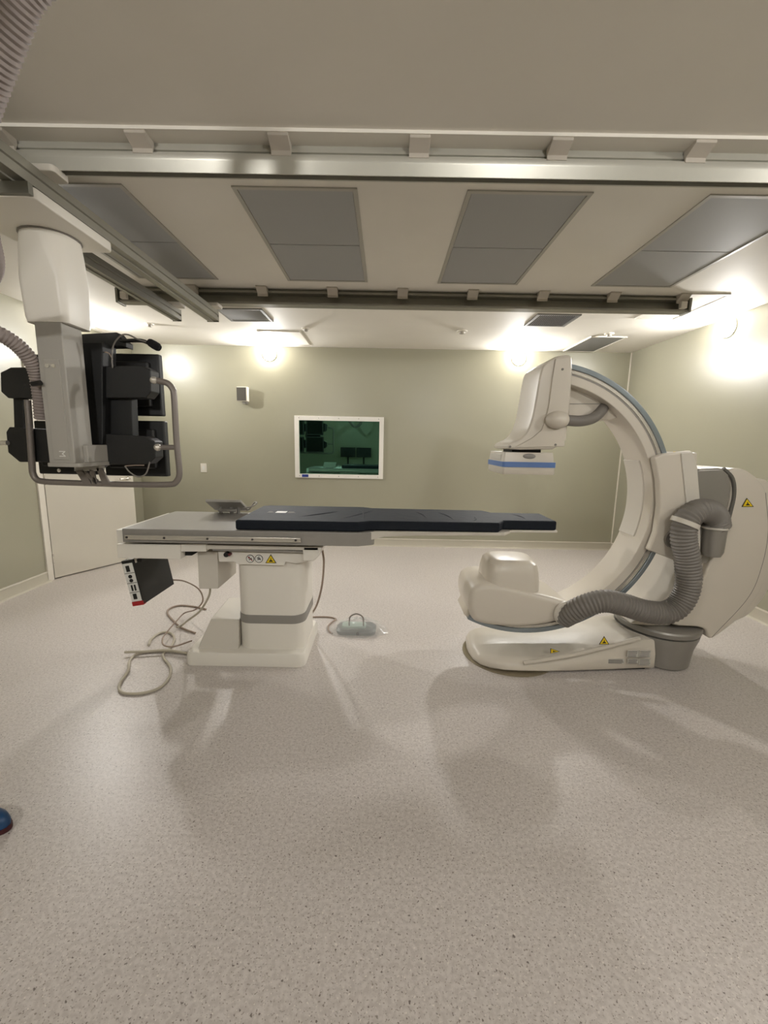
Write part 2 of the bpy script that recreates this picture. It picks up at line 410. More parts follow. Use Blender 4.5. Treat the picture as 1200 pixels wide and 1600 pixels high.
# ------------------------------------------------------------------ wall fittings
sp = thing('wall_speaker', 'small white box speaker with dark grille on the back wall', 'speaker', (-1.93, D-.06, 1.98))
p0, p1 = on(369, 604, Y=D-.13), on(384, 627, Y=D-.13)
sx0, sx1, sz1, sz0 = p0.x, p1.x+.0, p0.z, p1.z
obj('body', rbox([((sx0+sx1)/2+.012, D-.085, sx1-sx0+.02, .09, .015, sz0), ((sx0+sx1)/2+.012, D-.085, sx1-sx0+.02, .09, .015, sz1)]), WHITE, sp, bevel=.006)
obj('grille', box(sx0+.004, sx1+.008, D-.137, D-.129, sz0+.008, sz1-.008), mat('speaker_grille', (74, 70, 62), .7, bump=.4, bscale=300), sp, bevel=.004)
obj('bracket', box((sx0+sx1)/2-.0, (sx0+sx1)/2+.05, D-.10, D, sz0-.03, sz0+.002), GREY, sp, bevel=.003)
a = on(318.5, 731, Y=D); sw = thing('light_switch', 'small white switch plate on the back wall', 'switch', a)
obj('plate', box(a.x-.042, a.x+.042, D-.009, D, a.z-.062, a.z+.062), WHITE, sw, bevel=.003)
obj('rocker', box(a.x-.016, a.x+.016, D-.014, D-.008, a.z-.028, a.z+.028), PAPER, sw, bevel=.002)
a = on(158, 510, X=XL+.05); cm = thing('wall_box', 'small white box with dark oval opening high on the left wall', 'box', a)
obj('body', box(XL, XL+.09, a.y-.18, a.y+.16, a.z-.06, a.z+.05), WHITE, cm, bevel=.008)
obj('opening', lathe((XL+.09, a.y+.02, a.z), [(.028, -.004), (.028, .003)], 20, 'X'), BLACK, cm)

# ------------------------------------------------------------------ overhead rails along X
BRX = [-1.625, -1.045, -.462, .118, .698, 1.280, 1.862, 2.44]
def rail(name, label, y0, x0, x1, depth, pad):
    t = thing(name, label, 'rail', ((x0+x1)/2, y0, H), 'long aluminium ceiling rails')
    z0 = 2.594
    prof = [(.012, z0), (.016, z0), (.016, z0+.05), (depth-.008, z0+.05), (depth-.008, z0), (depth, z0), (depth, H-.012), (depth*.35, H-.012), (depth*.35, 2.690), (.012, 2.690), (.012, 2.678), (.020, 2.676), (.020, 2.664), (-.003, 2.660), (-.003, 2.640), (-.001, 2.634)]
    if not pad: prof = [(0, z0), (depth, z0), (depth, H-.001), (.03, H-.001), (.03, 2.70), (0, 2.70), (0, 2.684), (depth-.015, 2.684), (depth-.015, z0+.016), (0, z0+.016)]
    obj('rail_beam', prism([(x0, y0+u, v) for u, v in prof], (x1-x0, 0, 0)), ALU if pad else ALU2, t, smooth=20)
    if pad: obj('mounting_strip', box(x0-.3, x1+.3, y0-.065, y0+depth+.06, H-.013, H), CEIL, t)
    for x in BRX:
        if not x0 < x < x1: continue
        hw = .0425 if pad else .043; ya = y0-.062; zt = H-(.013 if pad else 0)
        pr = [(ya, zt), (ya, zt-.012), (ya+.014, zt-.017), (y0-.006, 2.672), (y0-.006, 2.655), (y0+.002, 2.655), (y0+.006, 2.672), (y0+.012, zt-.02), (y0+.012, zt)]
        obj('bracket', prism([(x-hw, u, v) for u, v in pr], (2*hw, 0, 0)), mat('bracket_paint', (186, 178, 166), .5), t, bevel=.002, seg=2)
    return t
r1 = rail('ceiling_rail', 'long aluminium ceiling rail with white mounting strip and clamp brackets', 2.0, -2.75, 2.95, .055, True)
r2 = rail('ceiling_rail', 'far aluminium ceiling rail in front of the square air vents', 3.76, -2.27, 2.52, .09, False)
for x, s in ((2.52, -1), (-2.27, 1)):
    obj('end_cap', box(min(x, x+s*.02), max(x, x+s*.02), 3.745, 3.865, 2.585, 2.70), ALUD, r2, bevel=.003)
    obj('end_stop', box(min(x+s*.05, x+s*.10), max(x+s*.05, x+s*.10), 3.725, 3.765, 2.612, 2.665), EQ2, r2, bevel=.003)

# ------------------------------------------------------------------ bridge of two cross rails
br = thing('rail_bridge', 'pair of aluminium cross rails hanging under the long ceiling rails', 'rail', (-1.65, 2.9, 2.58))
for xr, w_ in ((-1.475, .10), (-1.80, .075)):
    z0, z1 = 2.492, 2.575
    prof = [(xr, z0), (xr, z0+.03), (xr-.008, z0+.034), (xr-.008, z0+.044), (xr, z0+.048), (xr, z1), (xr-w_, z1), (xr-w_, z0+.02), (xr-w_+.012, z0+.02), (xr-w_+.012, z0-.008), (xr-w_*.45, z0-.008), (xr-w_*.45, z0)]
    c = obj('cross_rail', prism([(u, 1.0, v) for u, v in prof], (0, 2.90, 0)), ALU2, br, smooth=20)
    obj('end_plate', box(xr-w_-.001, xr+.001, 3.899, 3.903, z0-.009, z1+.001), ALUD, br)
    for y in (2.025, 3.80):
        obj('roller_block', rbox([(xr-w_/2+.03, y, .16, .10, .02, 2.572), (xr-w_/2+.03, y, .16, .10, .02, 2.6)]), EQ2, br, bevel=.004)

# ------------------------------------------------------------------ monitor boom
BX, BY = -1.655, 2.27
bo = thing('monitor_boom', 'ceiling mounted boom with silver column carrying black monitors', 'monitor boom', (BX, BY, 2.49))
obj('carriage', rbox([(BX-.01, 2.16, .42, .52, .03, 2.432), (BX-.01, 2.16, .42, .52, .03, 2.478)]), EQ, bo, bevel=.006)
obj('carriage_frame', box(-1.875, -1.455, 1.88, 1.905, 2.436, 2.480), ALUD, bo)
obj('column_cover', rbox([(-1.664, BY-.01, .236, .24, .11, 2.432), (-1.664, BY-.01, .232, .232, .08, 2.36), (-1.663, BY-.01, .222, .215, .035, 2.22), (-1.662, BY-.01, .213, .20, .03, 2.05), (-1.662, BY-.01, .203, .19, .03, 2.02)]), EQ, bo, label='white rounded column cover')
obj('cover_collar', rbox([(-1.664, BY-.01, .25, .255, .118, 2.426), (-1.664, BY-.01, .25, .255, .118, 2.434)]), GREY, bo)
cx0, cx1, cy0, cy1 = -1.722, -1.590, 2.17, 2.315
col = obj('column', box(cx0, cx1, cy0, cy1, 1.335, 2.025), BOX, bo, bevel=.006, label='brushed silver square column')
sub(col, 'access_cover', box(cx0+.028, cx1-.024, cy0-.004, cy0+.002, 1.355, 1.845), BOX, bevel=.002)
for x in (cx0+.048, cx0+.078): sub(col, 'screw', lathe((x, cy0-.006, 1.815), [(.010, -.003), (.010, .003)], 14, 'Y'), STEEL)
text('logo', 'M', .045, PAPER, bo, (cx0+.075, cy0-.0055, 1.385), (0, 0, -1), (1, 0, 0))
obj('column_foot', rbox([((cx0+cx1)/2+.01, 2.285, .165, .25, .012, 1.318), ((cx0+cx1)/2+.01, 2.285, .165, .25, .012, 1.338)]), BOX, bo, bevel=.004)
obj('foot_box', box(cx1-.03, cx1+.022, 2.24, 2.44, 1.338, 1.43), BOX, bo, bevel=.004)
# upper and lower cross bars behind the column
def crossbar(px, Y, dep):
    o = obj('cross_bar', pxprism(px, Y, dep), BLACK2, bo, bevel=.006)
crossbar([(0, 582), (16, 574), (222, 571), (235, 578), (236, 612), (228, 622), (150, 622), (12, 622), (1, 612)], 2.40, .09)
crossbar([(9, 675), (14, 667), (228, 682), (242, 690), (243, 715), (232, 725), (165, 726), (70, 722), (30, 722), (12, 707)], 2.40, .09)
obj('spine', pxprism([(118, 535), (160, 535), (160, 722), (140, 735), (118, 735)], 2.37, .12), BLACK, bo, bevel=.004)
obj('mast', pxprism([(20, 615), (36, 615), (38, 672), (22, 672)], 2.44, .04), BLACK, bo, bevel=.004)
obj('mount_plate', pxprism([(120, 615), (205, 612), (208, 690), (122, 690)], 2.44, .06), BLACK, bo, bevel=.004)
# four flat screens seen from behind
YM = 2.60
for i, (x0, x1, ya, yb) in enumerate(((44, 146, 553, 648), (150, 253, 551, 650), (50, 152, 657, 742), (156, 261, 656, 745))):
    a, b = on(x0, ya, Y=YM), on(x1, yb, Y=YM)
    m_ = obj('monitor', rbox([((a.x+b.x)/2, YM+.03, b.x-a.x, .05, .012, b.z), ((a.x+b.x)/2, YM+.03, b.x-a.x, .05, .012, a.z)]), BLACK, bo, bevel=.008, label='black flat monitor seen from behind')
    sub(m_, 'rear_bulge', prism([(a.x+.05, YM-.03, b.z+.05), (b.x-.05, YM-.03, b.z+.05), (b.x-.05, YM-.03, a.z-.05), (a.x+.05, YM-.03, a.z-.05)], (0, .04, 0)), BLACK2, bevel=.01)
    sub(m_, 'screen', box(a.x+.02, b.x-.02, YM+.0545, YM+.056, b.z+.02, a.z-.02), mat('screen_glass', (8, 8, 10), .12))
obj('speaker_bar', pxprism([(125, 522), (182, 519), (191, 530), (197, 535), (197, 543), (191, 541), (125, 542)], 2.45, .07), BLACK, bo, bevel=.004)
mp = [on(188, 533, Y=2.46), on(212, 532, Y=2.43), on(224, 533, Y=2.42), on(236, 538, Y=2.42)]
obj('microphone_arm', tube(spline(mp, 6), .010, 10), BLACK, bo)
m0, m1 = on(231, 533, Y=2.42), on(251, 545, Y=2.42); dv = (m1-m0)
obj('microphone_windscreen', tube([m0+dv*t for t in (0, .06, .2, .5, .8, .94, 1)], lambda i: (.009, .016, .021, .023, .022, .016, .006)[i], 14), mat('foam_black', (12, 12, 12), .95, bump=.6, bscale=200), bo, label='black foam microphone windscreen')
for pp, rr in (((( 176, 575), (175, 560), (177, 540), (188, 525), (200, 523), (215, 530), (228, 534)), .004), (((150, 560), (160, 551), (170, 552), (176, 562)), .003), (((195, 728), (203, 738), (216, 745), (228, 740), (234, 722)), .004), (((196, 728), (212, 727), (225, 727)), .003)):
    obj('lead', tube(spline([on(x, y, Y=2.39) for x, y in pp], 8), rr, 8), CABLE2 if rr < .004 else HOSE, bo)
# handle frame
YH = 2.38
hpts = [(241, 594), (252, 596), (262, 599), (269, 607), (272, 620), (276, 690), (280, 730), (280, 744), (275, 753), (264, 757), (200, 757), (100, 754), (66, 752), (56, 748), (51, 738), (50, 725), (46, 665), (43, 625)]
obj('handle_frame', tube(resample(spline([on(x, y, Y=YH) for x, y in hpts], 6), .012), .0165, 14), HANDLE, bo, label='bent grey tube handle')
obj('handle_stub', tube([on(246, 699, Y=YH), on(277, 699, Y=YH)], .014, 12), HANDLE, bo)
for x, y in ((240, 594), (246, 699)): obj('handle_knob', ellipsoid(on(x, y, Y=YH-.01), .02, .02, .02), STEEL, bo)
obj('side_knob', tube([on(-4, 692, Y=YH), on(12, 692, Y=YH)], .014, 12), STEEL, bo)
for q in ([(116, 733), (128, 731), (143, 757), (131, 757)], [(150, 731), (158, 731), (172, 757), (160, 757)], [(139, 733), (146, 735), (151, 757), (143, 757)], [(126, 738), (131, 735), (152, 750), (150, 757)]):
    obj('gusset', pxprism(q, 2.36, .012), HANDLE, bo)
obj('gusset_plate', pxprism([(116, 726), (158, 728), (158, 736), (116, 736)], 2.36, .03), BOX, bo)
obj('foot_bolt', ellipsoid(on(92, 735, Y=2.25), .008, .008, .010), STEEL, bo)
# cable hose from the column up over the ceiling, with a hanging loop beside the photographer
hp_ = [on(66, 655, Y=2.24), on(62, 610, Y=2.22), on(54, 575, Y=2.19), on(33, 545, Y=2.13), on(0, 522, Y=2.06), on(-45, 507, Y=2.0), on(-60, 475, Y=1.9), on(-14, 425, Y=1.75), on(-22, 360, Y=1.6), on(-45, 250, Y=1.32), on(-24, 165, Y=1.24), on(7, 80, Y=1.19), on(37, 0, Y=1.16), on(70, -85, Y=1.13)]
e_ = hp_[-1]
hp_ += [Vector((e_.x-.02, .95, 2.655)), Vector((-1.0, .75, 2.63)), Vector((-1.08, .45, 2.4)), Vector((-1.0, .30, 2.05)), Vector((-.82, .26, 1.88)), Vector((-.64, .22, 2.05)), Vector((-.58, .20, 2.45)), Vector((-.58, .18, H))]
hs = obj('cable_hose', corrugated(hp_, .034, .0150, .07, 18), HOSE2, None)
tag(hs, 'brown grey corrugated cable hose running from the monitor boom column to the ceiling', 'hose')
obj('hose_clip', tube([on(50, 600, Y=2.15), on(64, 598, Y=2.15)], .012, 8), BLACK2, bo)

# ------------------------------------------------------------------ patient table
TY0, TY1, TZ = 2.495, 3.155, .930
tb = thing('patient_table', 'grey topped x-ray patient table on a white lifting column', 'table', (-.9, 2.83, 0))
def plan(pts, z0, z1): return prism([(x, y, z0) for x, y in pts], (0, 0, z1-z0))
obj('tabletop', plan([(-1.585, TY0), (-.155, TY0), (-.06, TY0+.05), (-.06, TY1-.05), (-.155, TY1), (-1.585, TY1)], TZ-.085, TZ), TABLE, tb, bevel=.006, label='grey laminate tabletop')
obj('end_cap', box(-1.632, -1.583, TY0+.02, TY1-.02, TZ-.095, TZ-.012), EQ, tb, bevel=.004)
# narrow radiolucent extension, thin at the head end
bm = bmesh.new(); yc = (TY0+TY1)/2
rings(bm, [[(x, yc-w_, zt-th), (x, yc+w_, zt-th), (x, yc+w_, zt), (x, yc-w_, zt)] for x, w_, zt, th in ((-.12, .30, TZ-.001, .06), (.0, .27, TZ, .035), (.2, .265, TZ, .025), (.75, .25, TZ+.0, .018), (.82, .16, TZ, .016), (1.12, .15, TZ, .014))])
obj('table_extension', bm, EQ2, tb, bevel=.003, label='thin pale carbon extension plate')
obj('extension_ramp', pxprism([(572, 853), (580, 834), (590, 829), (700, 828), (590, 836), (582, 842)], TY0+.06, .50, zmax=TZ-.002), EQ2, tb)
# accessory rails
for y in (TY0-.022, TY1+.010):
    rl = obj('side_rail', box(-1.56, -.50, y, y+.012, .868, .896), STEEL, tb, bevel=.004, label='bright steel accessory rail')
    for x in (-1.545, -1.32, -1.06, -.79, -.53): sub(rl, 'rail_screw', lathe((x, y-.001, .882), [(.007, -.002), (.007, .002)], 10, 'Y'), INK)
    for x in (-1.5, -1.0, -.56): sub(rl, 'spacer', box(x-.01, x+.01, y+.01 if y < 2.6 else TY1-.001, TY0+.001 if y < 2.6 else y+.002, .872, .892), GREY)
# white chassis below
YS = TY0+.045
obj('rear_shell', pxprism([(182, 850), (282, 851), (282, 874), (184, 872)], YS, .56), EQ, tb, bevel=.005)
obj('rear_shell_step', pxprism([(282, 850), (322, 850), (322, 862), (282, 862)], YS+.01, .5), EQ, tb, bevel=.003)
obj('shell_cavity', pxprism([(283, 862), (300, 862), (300, 868), (283, 868)], YS+.06, .4), DARK, tb)
obj('slide_beam', pxprism([(322, 851), (497, 855), (497, 860), (322, 858)], YS+.02, .5), EQ2, tb, bevel=.002)
obj('slide_slot', pxprism([(332, 857.5), (473, 861), (473, 864), (332, 860.5)], YS+.03, .4), GREY, tb)
obj('front_shell', pxprism([(473, 854), (505, 854), (499, 868), (490, 877), (473, 877)], YS+.02, .46), EQ, tb, bevel=.008)
obj('motor_box', pxprism([(308, 862), (340, 862), (341, 920), (311, 920)], YS+.12, .34), EQ2, tb, bevel=.004)
obj('column_head', pxprism([(340, 861), (474, 864), (499, 868), (480, 878), (462, 881), (446, 878), (444, 884), (372, 882), (366, 878), (342, 878)], YS+.07, .44), EQ, tb, bevel=.005)
kp = on(358, 867, Y=YS+.04); obj('release_knob', tube([kp+Vector((-.0, 0, 0)), kp+Vector((0, .05, 0))], .009, 12), mat('knob_maroon', (96, 40, 40), .5), tb)
kp = on(353, 867, Y=YS+.04); obj('release_lever', tube([kp, kp+Vector((0, .05, 0))], .016, 12), BLACK, tb)
CX, CW = -.742, .44
def colsec(z, g=0): return (CX, 2.86, CW+g, .43+g, .085, z)
obj('column', rbox([colsec(.085), colsec(.86)]), EQ, tb, label='white lifting column')
bm = bmesh.new(); rings(bm, [rrect(*colsec(z, .006)) for z in (.272, .330)]); obj('grey_band', bm, GREY, tb)
obj('base_plate', rbox([(-.90, 2.86, .79, .575, .045, 0), (-.90, 2.86, .79, .575, .045, .058), (-.90, 2.86, .77, .55, .04, .088)]), EQ, tb, bevel=.004)
bm = bmesh.new()
rings(bm, [[Vector(p) for p in s] for s in (
    [(-1.235, 2.64, .08), (-.965, 2.64, .08), (-.965, 3.06, .08), (-1.235, 3.06, .08)],
    [(-1.225, 2.66, .12), (-.965, 2.65, .12), (-.965, 3.06, .12), (-1.225, 3.05, .12)],
    [(-1.16, 2.70, .275), (-.965, 2.69, .275), (-.965, 3.04, .30), (-1.16, 3.03, .30)])])
obj('motor_cover', bm, EQ2, tb, bevel=.007)
# pictograms on the column head
YP = YS+.0695
def disc_px(x, y, rpx, Y, m, th=.0015, parent=tb, name='pictogram'):
    c = on(x, y, Y=Y); r = rpx/F_PX*Y
    return obj(name, lathe((c.x, Y, c.z), [(r, -th), (r, .0005)], 24, 'Y'), m, parent)
def warn(px, Y, parent, push=0):
    "yellow triangle with black border and a black hand sign"
    a, b, c = [on(x, y, Y=Y-.001) for x, y in px]; g = (a+b+c)/3; ny = Vector((0, -.001, 0))
    o = obj('warning_sticker', prism([a, b, c], (0, .0015, 0)), INK, parent, label='yellow triangular warning sticker')
    k = [g+(p-g)*.80 for p in (a, b, c)]; sub(o, 'yellow_field', prism([p+ny for p in k], (0, .0012, 0)), YEL)
    top, l, r_ = k
    q = [l.lerp(r_, .25).lerp(top, .12), l.lerp(r_, .8).lerp(top, .14), l.lerp(r_, .72).lerp(top, .30), l.lerp(r_, .60).lerp(top, .34), l.lerp(r_, .58).lerp(top, .62), l.lerp(r_, .46).lerp(top, .60), l.lerp(r_, .42).lerp(top, .34), l.lerp(r_, .28).lerp(top, .26)]
    sub(o, 'hand_sign', prism([p+ny*1.8 for p in q], (0, .0012, 0)), INK)
for x in (391, 404.5):
    disc_px(x, 873, 6.6, YP, INK, .002); disc_px(x, 873, 5.7, YP, PAPER, .003, name='pictogram_field')
    c = on(x, 873, Y=YP-.0035)
    bm = tube([c+Vector((-.012, 0, .006)), c+Vector((0, 0, .001)), c+Vector((.012, 0, -.008))], .0028, 6)
    tube([c+Vector((.010, 0, .004)), c+Vector((-.008, 0, -.008))], .0028, 6, bm); ellipsoid(c+Vector((0 if x > 400 else -.006, 0, .010)), .004, .002, .004, bm, 8, 6)
    obj('figure_sign', bm, INK, tb)
    if x < 400: obj('red_bar', tube([c+Vector((-.014, -.001, .014)), c+Vector((.014, -.001, -.014))], .002, 6), RED, tb)
warn([(423, 866), (414.5, 880), (432, 880)], YP, tb)

# mattress
ms = thing('table_mattress', 'navy blue vinyl mattress lying on the patient table', 'mattress', (0, 2.83, TZ))
my0, my1 = 2.515, 3.135; mzt = .992
pl = [(-.905, my0), (-.155, my0), (-.085, 2.56), (.715, 2.575), (.765, 2.665), (1.11, 2.67), (1.11, 2.98), (.765, 2.985), (.715, 3.075), (-.085, 3.09), (-.155, my1), (-.86, my1), (-.905, my1-.04)]
mo = obj('cover', plan(pl, TZ+.001, mzt), NAVY, ms, bevel=.012, seg=4)
for (xa, ya, xb, yb) in ((-.60, 2.62, -.28, 2.95), (-.30, 2.58, -.05, 3.05), (.28, 2.66, .20, 3.0), (.45, 2.62, .36, 2.98), (.55, 2.60, .60, 2.80), (.93, 2.70, .88, 2.95), (-.13, 2.56, -.2, 3.1)):
    a, b = Vector((xa, ya, mzt-.0035)), Vector((xb, yb, mzt-.0035)); mid = (a+b)/2+Vector((.02, 0, .001))
    pth = spline([a, mid, b], 8); n_ = len(pth)
    obj('crease', tube(pth, lambda i: .0015+.0055*math.sin(math.pi*i/(n_-1)), 8), NAVY, ms)
obj('label', box(-.735, -.665, 2.80, 2.865, mzt, mzt+.0012), PAPER, ms)
for k, (xa, xb) in enumerate(((-.79, -.745), (-.655, -.60))):
    for j in range(4): obj('print_line', box(xa, xb-.006*j, 2.80+.016*j, 2.808+.016*j, mzt, mzt+.0008), PRINT, ms)

# control tablet on the far rail
ct = thing('table_control', 'light grey tilted control panel standing on the tabletop edge', 'control panel', on(356, 797, Z=TZ))
tcx = -1.155
bm = bmesh.new(); c0 = Vector((tcx, 3.075, .995)); u = Vector((.128, 0, 0)); v = Vector((0, -.085, .045)); n_ = Vector((0, .045, .085)).normalized()*.010
rings(bm, [[c0-u-v-n_, c0+u-v-n_, c0+u+v-n_, c0-u+v-n_], [c0-u-v+n_, c0+u-v+n_, c0+u+v+n_, c0-u+v+n_]])
obj('panel', bm, mat('control_grey', (168, 164, 156), .4), ct, bevel=.005)
for dx in (-.06, .02, .07): obj('foot', tube([c0+Vector((dx, .02, -.015)), Vector((tcx+dx, 3.095, TZ+.0005))], .013, 12), GREY, ct)
obj('connector', tube([c0+Vector((-.05, -.05, -.03)), c0+Vector((.08, -.05, -.03))], .011, 10), GREY, ct)
obj('cord', tube(spline([c0+Vector((.12, -.02, -.02)), c0+Vector((.19, -.02, .0)), c0+Vector((.215, 0, .02)), c0+Vector((.19, .02, .02)), c0+Vector((.15, .04, -.03)), c0+Vector((.12, .06, -.045))], 8), .005, 8), GREY, ct)

# black connection box hanging below the head of the table
kb = thing('connection_box', 'black box with white socket panel hanging under the table end', 'control box', on(205, 940, Y=2.6))
RT = Matrix.Translation(on(189, 877, Y=2.62)) @ Matrix.Rotation(R(10), 4, 'Y').inverted()
def tb_box(x0, x1, y0, y1, z0, z1):
    bm = box(x0, x1, y0, y1, z0, z1); bmesh.ops.transform(bm, matrix=RT, verts=bm.verts); return bm
bw, bh, bd = .075, .305, .40
obj('case', tb_box(0, bw, 0, bd, -bh, 0), BLACK, kb, bevel=.003)
obj('socket_panel', tb_box(.004, bw-.006, -.003, .001, -bh+.028, -.02), PAPER, kb)
obj('red_foot', tb_box(0, bw, -.004, .03, -bh-.003, -bh+.026), RED, kb, bevel=.003)
for (x0, x1, z0, z1) in ((.022, .045, -.075, -.035), (.024, .034, -.205, -.165), (.044, .054, -.205, -.165), (.022, .045, -.262, -.225)):
    obj('socket', tb_box(x0, x1, -.006, .0, z0, z1), INK, kb)
for z in (-.108, -.135):
    bm = lathe((.036, -.003, z), [(.012, -.003), (.012, .003)], 14, 'Y'); bmesh.ops.transform(bm, matrix=RT, verts=bm.verts); obj('socket', bm, INK, kb)
for z in (-.085, -.152, -.215): obj('divider', tb_box(.004, bw-.006, -.005, -.002, z-.002, z+.002), PRINT, kb)
hq = on(204, 876, Y=2.64); obj('hanger', box(hq.x-.025, hq.x+.03, 2.64, 2.72, hq.z-.018, hq.z+.012), EQ, kb, bevel=.004)
obj('hanger_clip', box(hq.x+.04, hq.x+.07, 2.64, 2.70, hq.z-.01, hq.z+.012), INK, kb, bevel=.003)

# cables
def cable(name, px, r, m, label, cat='cable', Z=None, group=None, lift_=0):
    P = []
    for q in px:
        P.append(on(q[0], q[1], Z=r+.001+lift_) if len(q) == 2 else on(q[0], q[1], Y=q[2]))
    bm = tube(resample(spline(P, 12), .012), r, 10)
    return tag(obj(name, bm, m), label, cat, group)
cable('power_cable', [(298, 1022), (270, 1018), (235, 1018), (214, 1022), (203, 1032), (200, 1048), (190, 1063), (186, 1075), (194, 1083), (222, 1083), (250, 1074), (265, 1057), (266, 1042), (256, 1028), (256, 1020), (268, 1010), (272, 995), (262, 988), (248, 990), (236, 999), (232, 1008)], .0085, CABLE, 'thick beige cable lying in a big loop on the floor')
cable('floor_cable', [(195, 1019), (225, 1018), (262, 1016), (296, 1021)], .0085, CABLE, 'short beige cable end lying across the floor loops', lift_=.018)
cable('hanging_cable', [(329, 915, 2.75), (326, 932, 2.8), (312, 955, 2.9), (294, 969, 3.0), (284, 977), (276, 980)], .0075, CABLE, 'beige cable hanging from the box under the table', lift_=.019)
cable('box_cable', [(268, 906, 3.10), (288, 908, 3.10), (310, 920, 3.05), (317, 938, 3.08), (306, 952, 3.1), (288, 958), (276, 970), (262, 986), (254, 998), (256, 1008), (272, 1010), (300, 1001)], .0055, CABLE2, 'thin cable leading from the black connection box to the floor', lift_=.034)
cable('coiled_cable', [(322, 952), (304, 948), (281, 946), (265, 951), (262, 959), (273, 972), (284, 981), (305, 989)], .0075, CABLE2, 'beige cable curling on the floor behind the table base', lift_=.0)
cable('pedal_cable', [(504, 860, 2.9), (506, 880, 2.92), (503, 915, 2.98), (495, 945, 3.04), (484, 962, 3.1), (474, 968, 3.12)], .0075, CABLE2, 'brown cable hanging from the table to its base')
cable('pedal_cable', [(474, 966), (490, 964), (512, 964), (525, 967), (520, 971), (513, 978), (514, 986), (520, 990)], .006, CABLE2, 'brown cable on the floor leading to the wrapped foot pedal')

# foot pedal in a clear bag
fc = on(556, 993, Z=0); fp = thing('foot_pedal', 'grey foot pedal with wire handle wrapped in clear plastic on the floor', 'foot switch', fc)
PED = mat('pedal_grey', (112, 118, 117), .35, metal=.3)
obj('base', rbox([(fc.x, fc.y+.08, .30, .17, .05, .003), (fc.x, fc.y+.08, .31, .18, .05, .03), (fc.x, fc.y+.08, .28, .15, .05, .045)]), PED, fp)
obj('treadle', rbox([(fc.x-.02, fc.y+.08, .19, .10, .02, .045), (fc.x-.02, fc.y+.08, .18, .09, .02, .058)]), mat('pedal_green', (170, 188, 178), .35), fp)
obj('wire_handle', tube(spline([(fc.x-.055, fc.y+.05, .03), (fc.x-.055, fc.y+.05, .10), (fc.x-.045, fc.y+.05, .135), (fc.x, fc.y+.05, .155), (fc.x+.045, fc.y+.05, .135), (fc.x+.055, fc.y+.05, .10), (fc.x+.055, fc.y+.05, .03)], 8), .0055, 10), HANDLE, fp)
obj('plug', lathe((fc.x+.015, fc.y-.012, .022), [(.013, -.006), (.013, .01)], 14, 'Y'), BLACK, fp)
pm = bpy.data.materials.new('clear_plastic'); pm.use_nodes = True; nt = pm.node_tree; nt.nodes.clear()
out = nt.nodes.new('ShaderNodeOutputMaterial'); mx = nt.nodes.new('ShaderNodeMixShader'); tr = nt.nodes.new('ShaderNodeBsdfTransparent'); gl = nt.nodes.new('ShaderNodeBsdfPrincipled')
gl.inputs['Base Color'].default_value = (.85, .85, .83, 1); gl.inputs['Roughness'].default_value = .12
mx.inputs[0].default_value = .28; nt.links.new(tr.outputs[0], mx.inputs[1]); nt.links.new(gl.outputs[0], mx.inputs[2]); nt.links.new(mx.outputs[0], out.inputs[0])
bm = bmesh.new(); N, K = 28, 6; rs = []
for k in range(K):
    t_ = k/(K-1); rg = []
    for i in range(N):
        a = 2*math.pi*i/N; jr = 1+random.uniform(-.07, .07)
        rg.append(Vector((fc.x+.015+(.215*(1-t_)**.6*jr+.02)*math.cos(a), fc.y+.08+(.13*(1-t_)**.6*jr+.01)*math.sin(a), .004+.105*t_**.8*(1+random.uniform(-.1, .1) if 0 < k else 1))))
    rs.append(rg)
rings(bm, rs, False, True)
obj('plastic_bag', bm, pm, fp, smooth=15, label='crumpled clear plastic bag')

# ------------------------------------------------------------------ C-arm gantry
YC0, YC1 = 2.665, 2.94
CC = on(833, 787, Y=YC0); RO = on(1047, 787, Y=YC0).x-CC.x; c2 = (CC.x, CC.z)
ga = thing('c_arm_gantry', 'white floor mounted C arm x-ray gantry with grey hose', 'x-ray machine', (.95, 2.82, 0))
obj('floor_ring', lathe((.90, 2.825, 0), [(.318, .0005), (.318, .006), (.30, .012), (.285, .012)], 56), mat('ring_metal', (150, 140, 118), .4, metal=.5), ga)
# base arm: loft along X
bm = bmesh.new(); st = []
for x, hw, zt, yo in ((.612, .05, .06, 0), (.625, .14, .082, 0), (.66, .21, .092, 0), (.72, .255, .096, 0), (.80, .28, .098, 0), (.90, .288, .098, 0), (1.05, .285, .104, 0), (1.20, .272, .122, 0), (1.35, .258, .152, 0), (1.5, .245, .185, 0), (1.64, .238, .212, .01), (1.75, .236, .220, .02), (1.81, .236, .222, .02)):
    y0, y1 = 2.825-hw+yo, 2.825+hw+yo; s_ = .35 if x > 1.1 else .2
    zm = zt*(.62 if x < 1.2 else .55)
    sh = min(.07, hw*.5)
    st.append([Vector(p) for p in ((x, y0+.012, .018), (x, y0, .03), (x, y0+.004, zm), (x, y0+sh*.45, zt-.012), (x, y0+sh, zt), (x, y1-sh, zt), (x, y1-sh*.45, zt-.012), (x, y1-.004, zm), (x, y1, .03), (x, y1-.012, .018))])
rings(bm, st); obj('base_arm', bm, GANTRY, ga, smooth=50)
rp = [on(x, y, Y=Y) for x, y, Y in ((818, 1036, 2.545), (850, 1031, 2.545), (900, 1022, 2.55), (950, 1010, 2.575), (1000, 997, 2.595))]
obj('side_ridge', tube(resample(spline(rp, 8), .02), lambda i: .014, 10), GANTRY, ga)
obj('base_skirt', plan([(1.02, 2.58), (1.77, 2.64), (1.77, 3.05), (1.02, 3.08)], .0005, .028), DARK, ga)
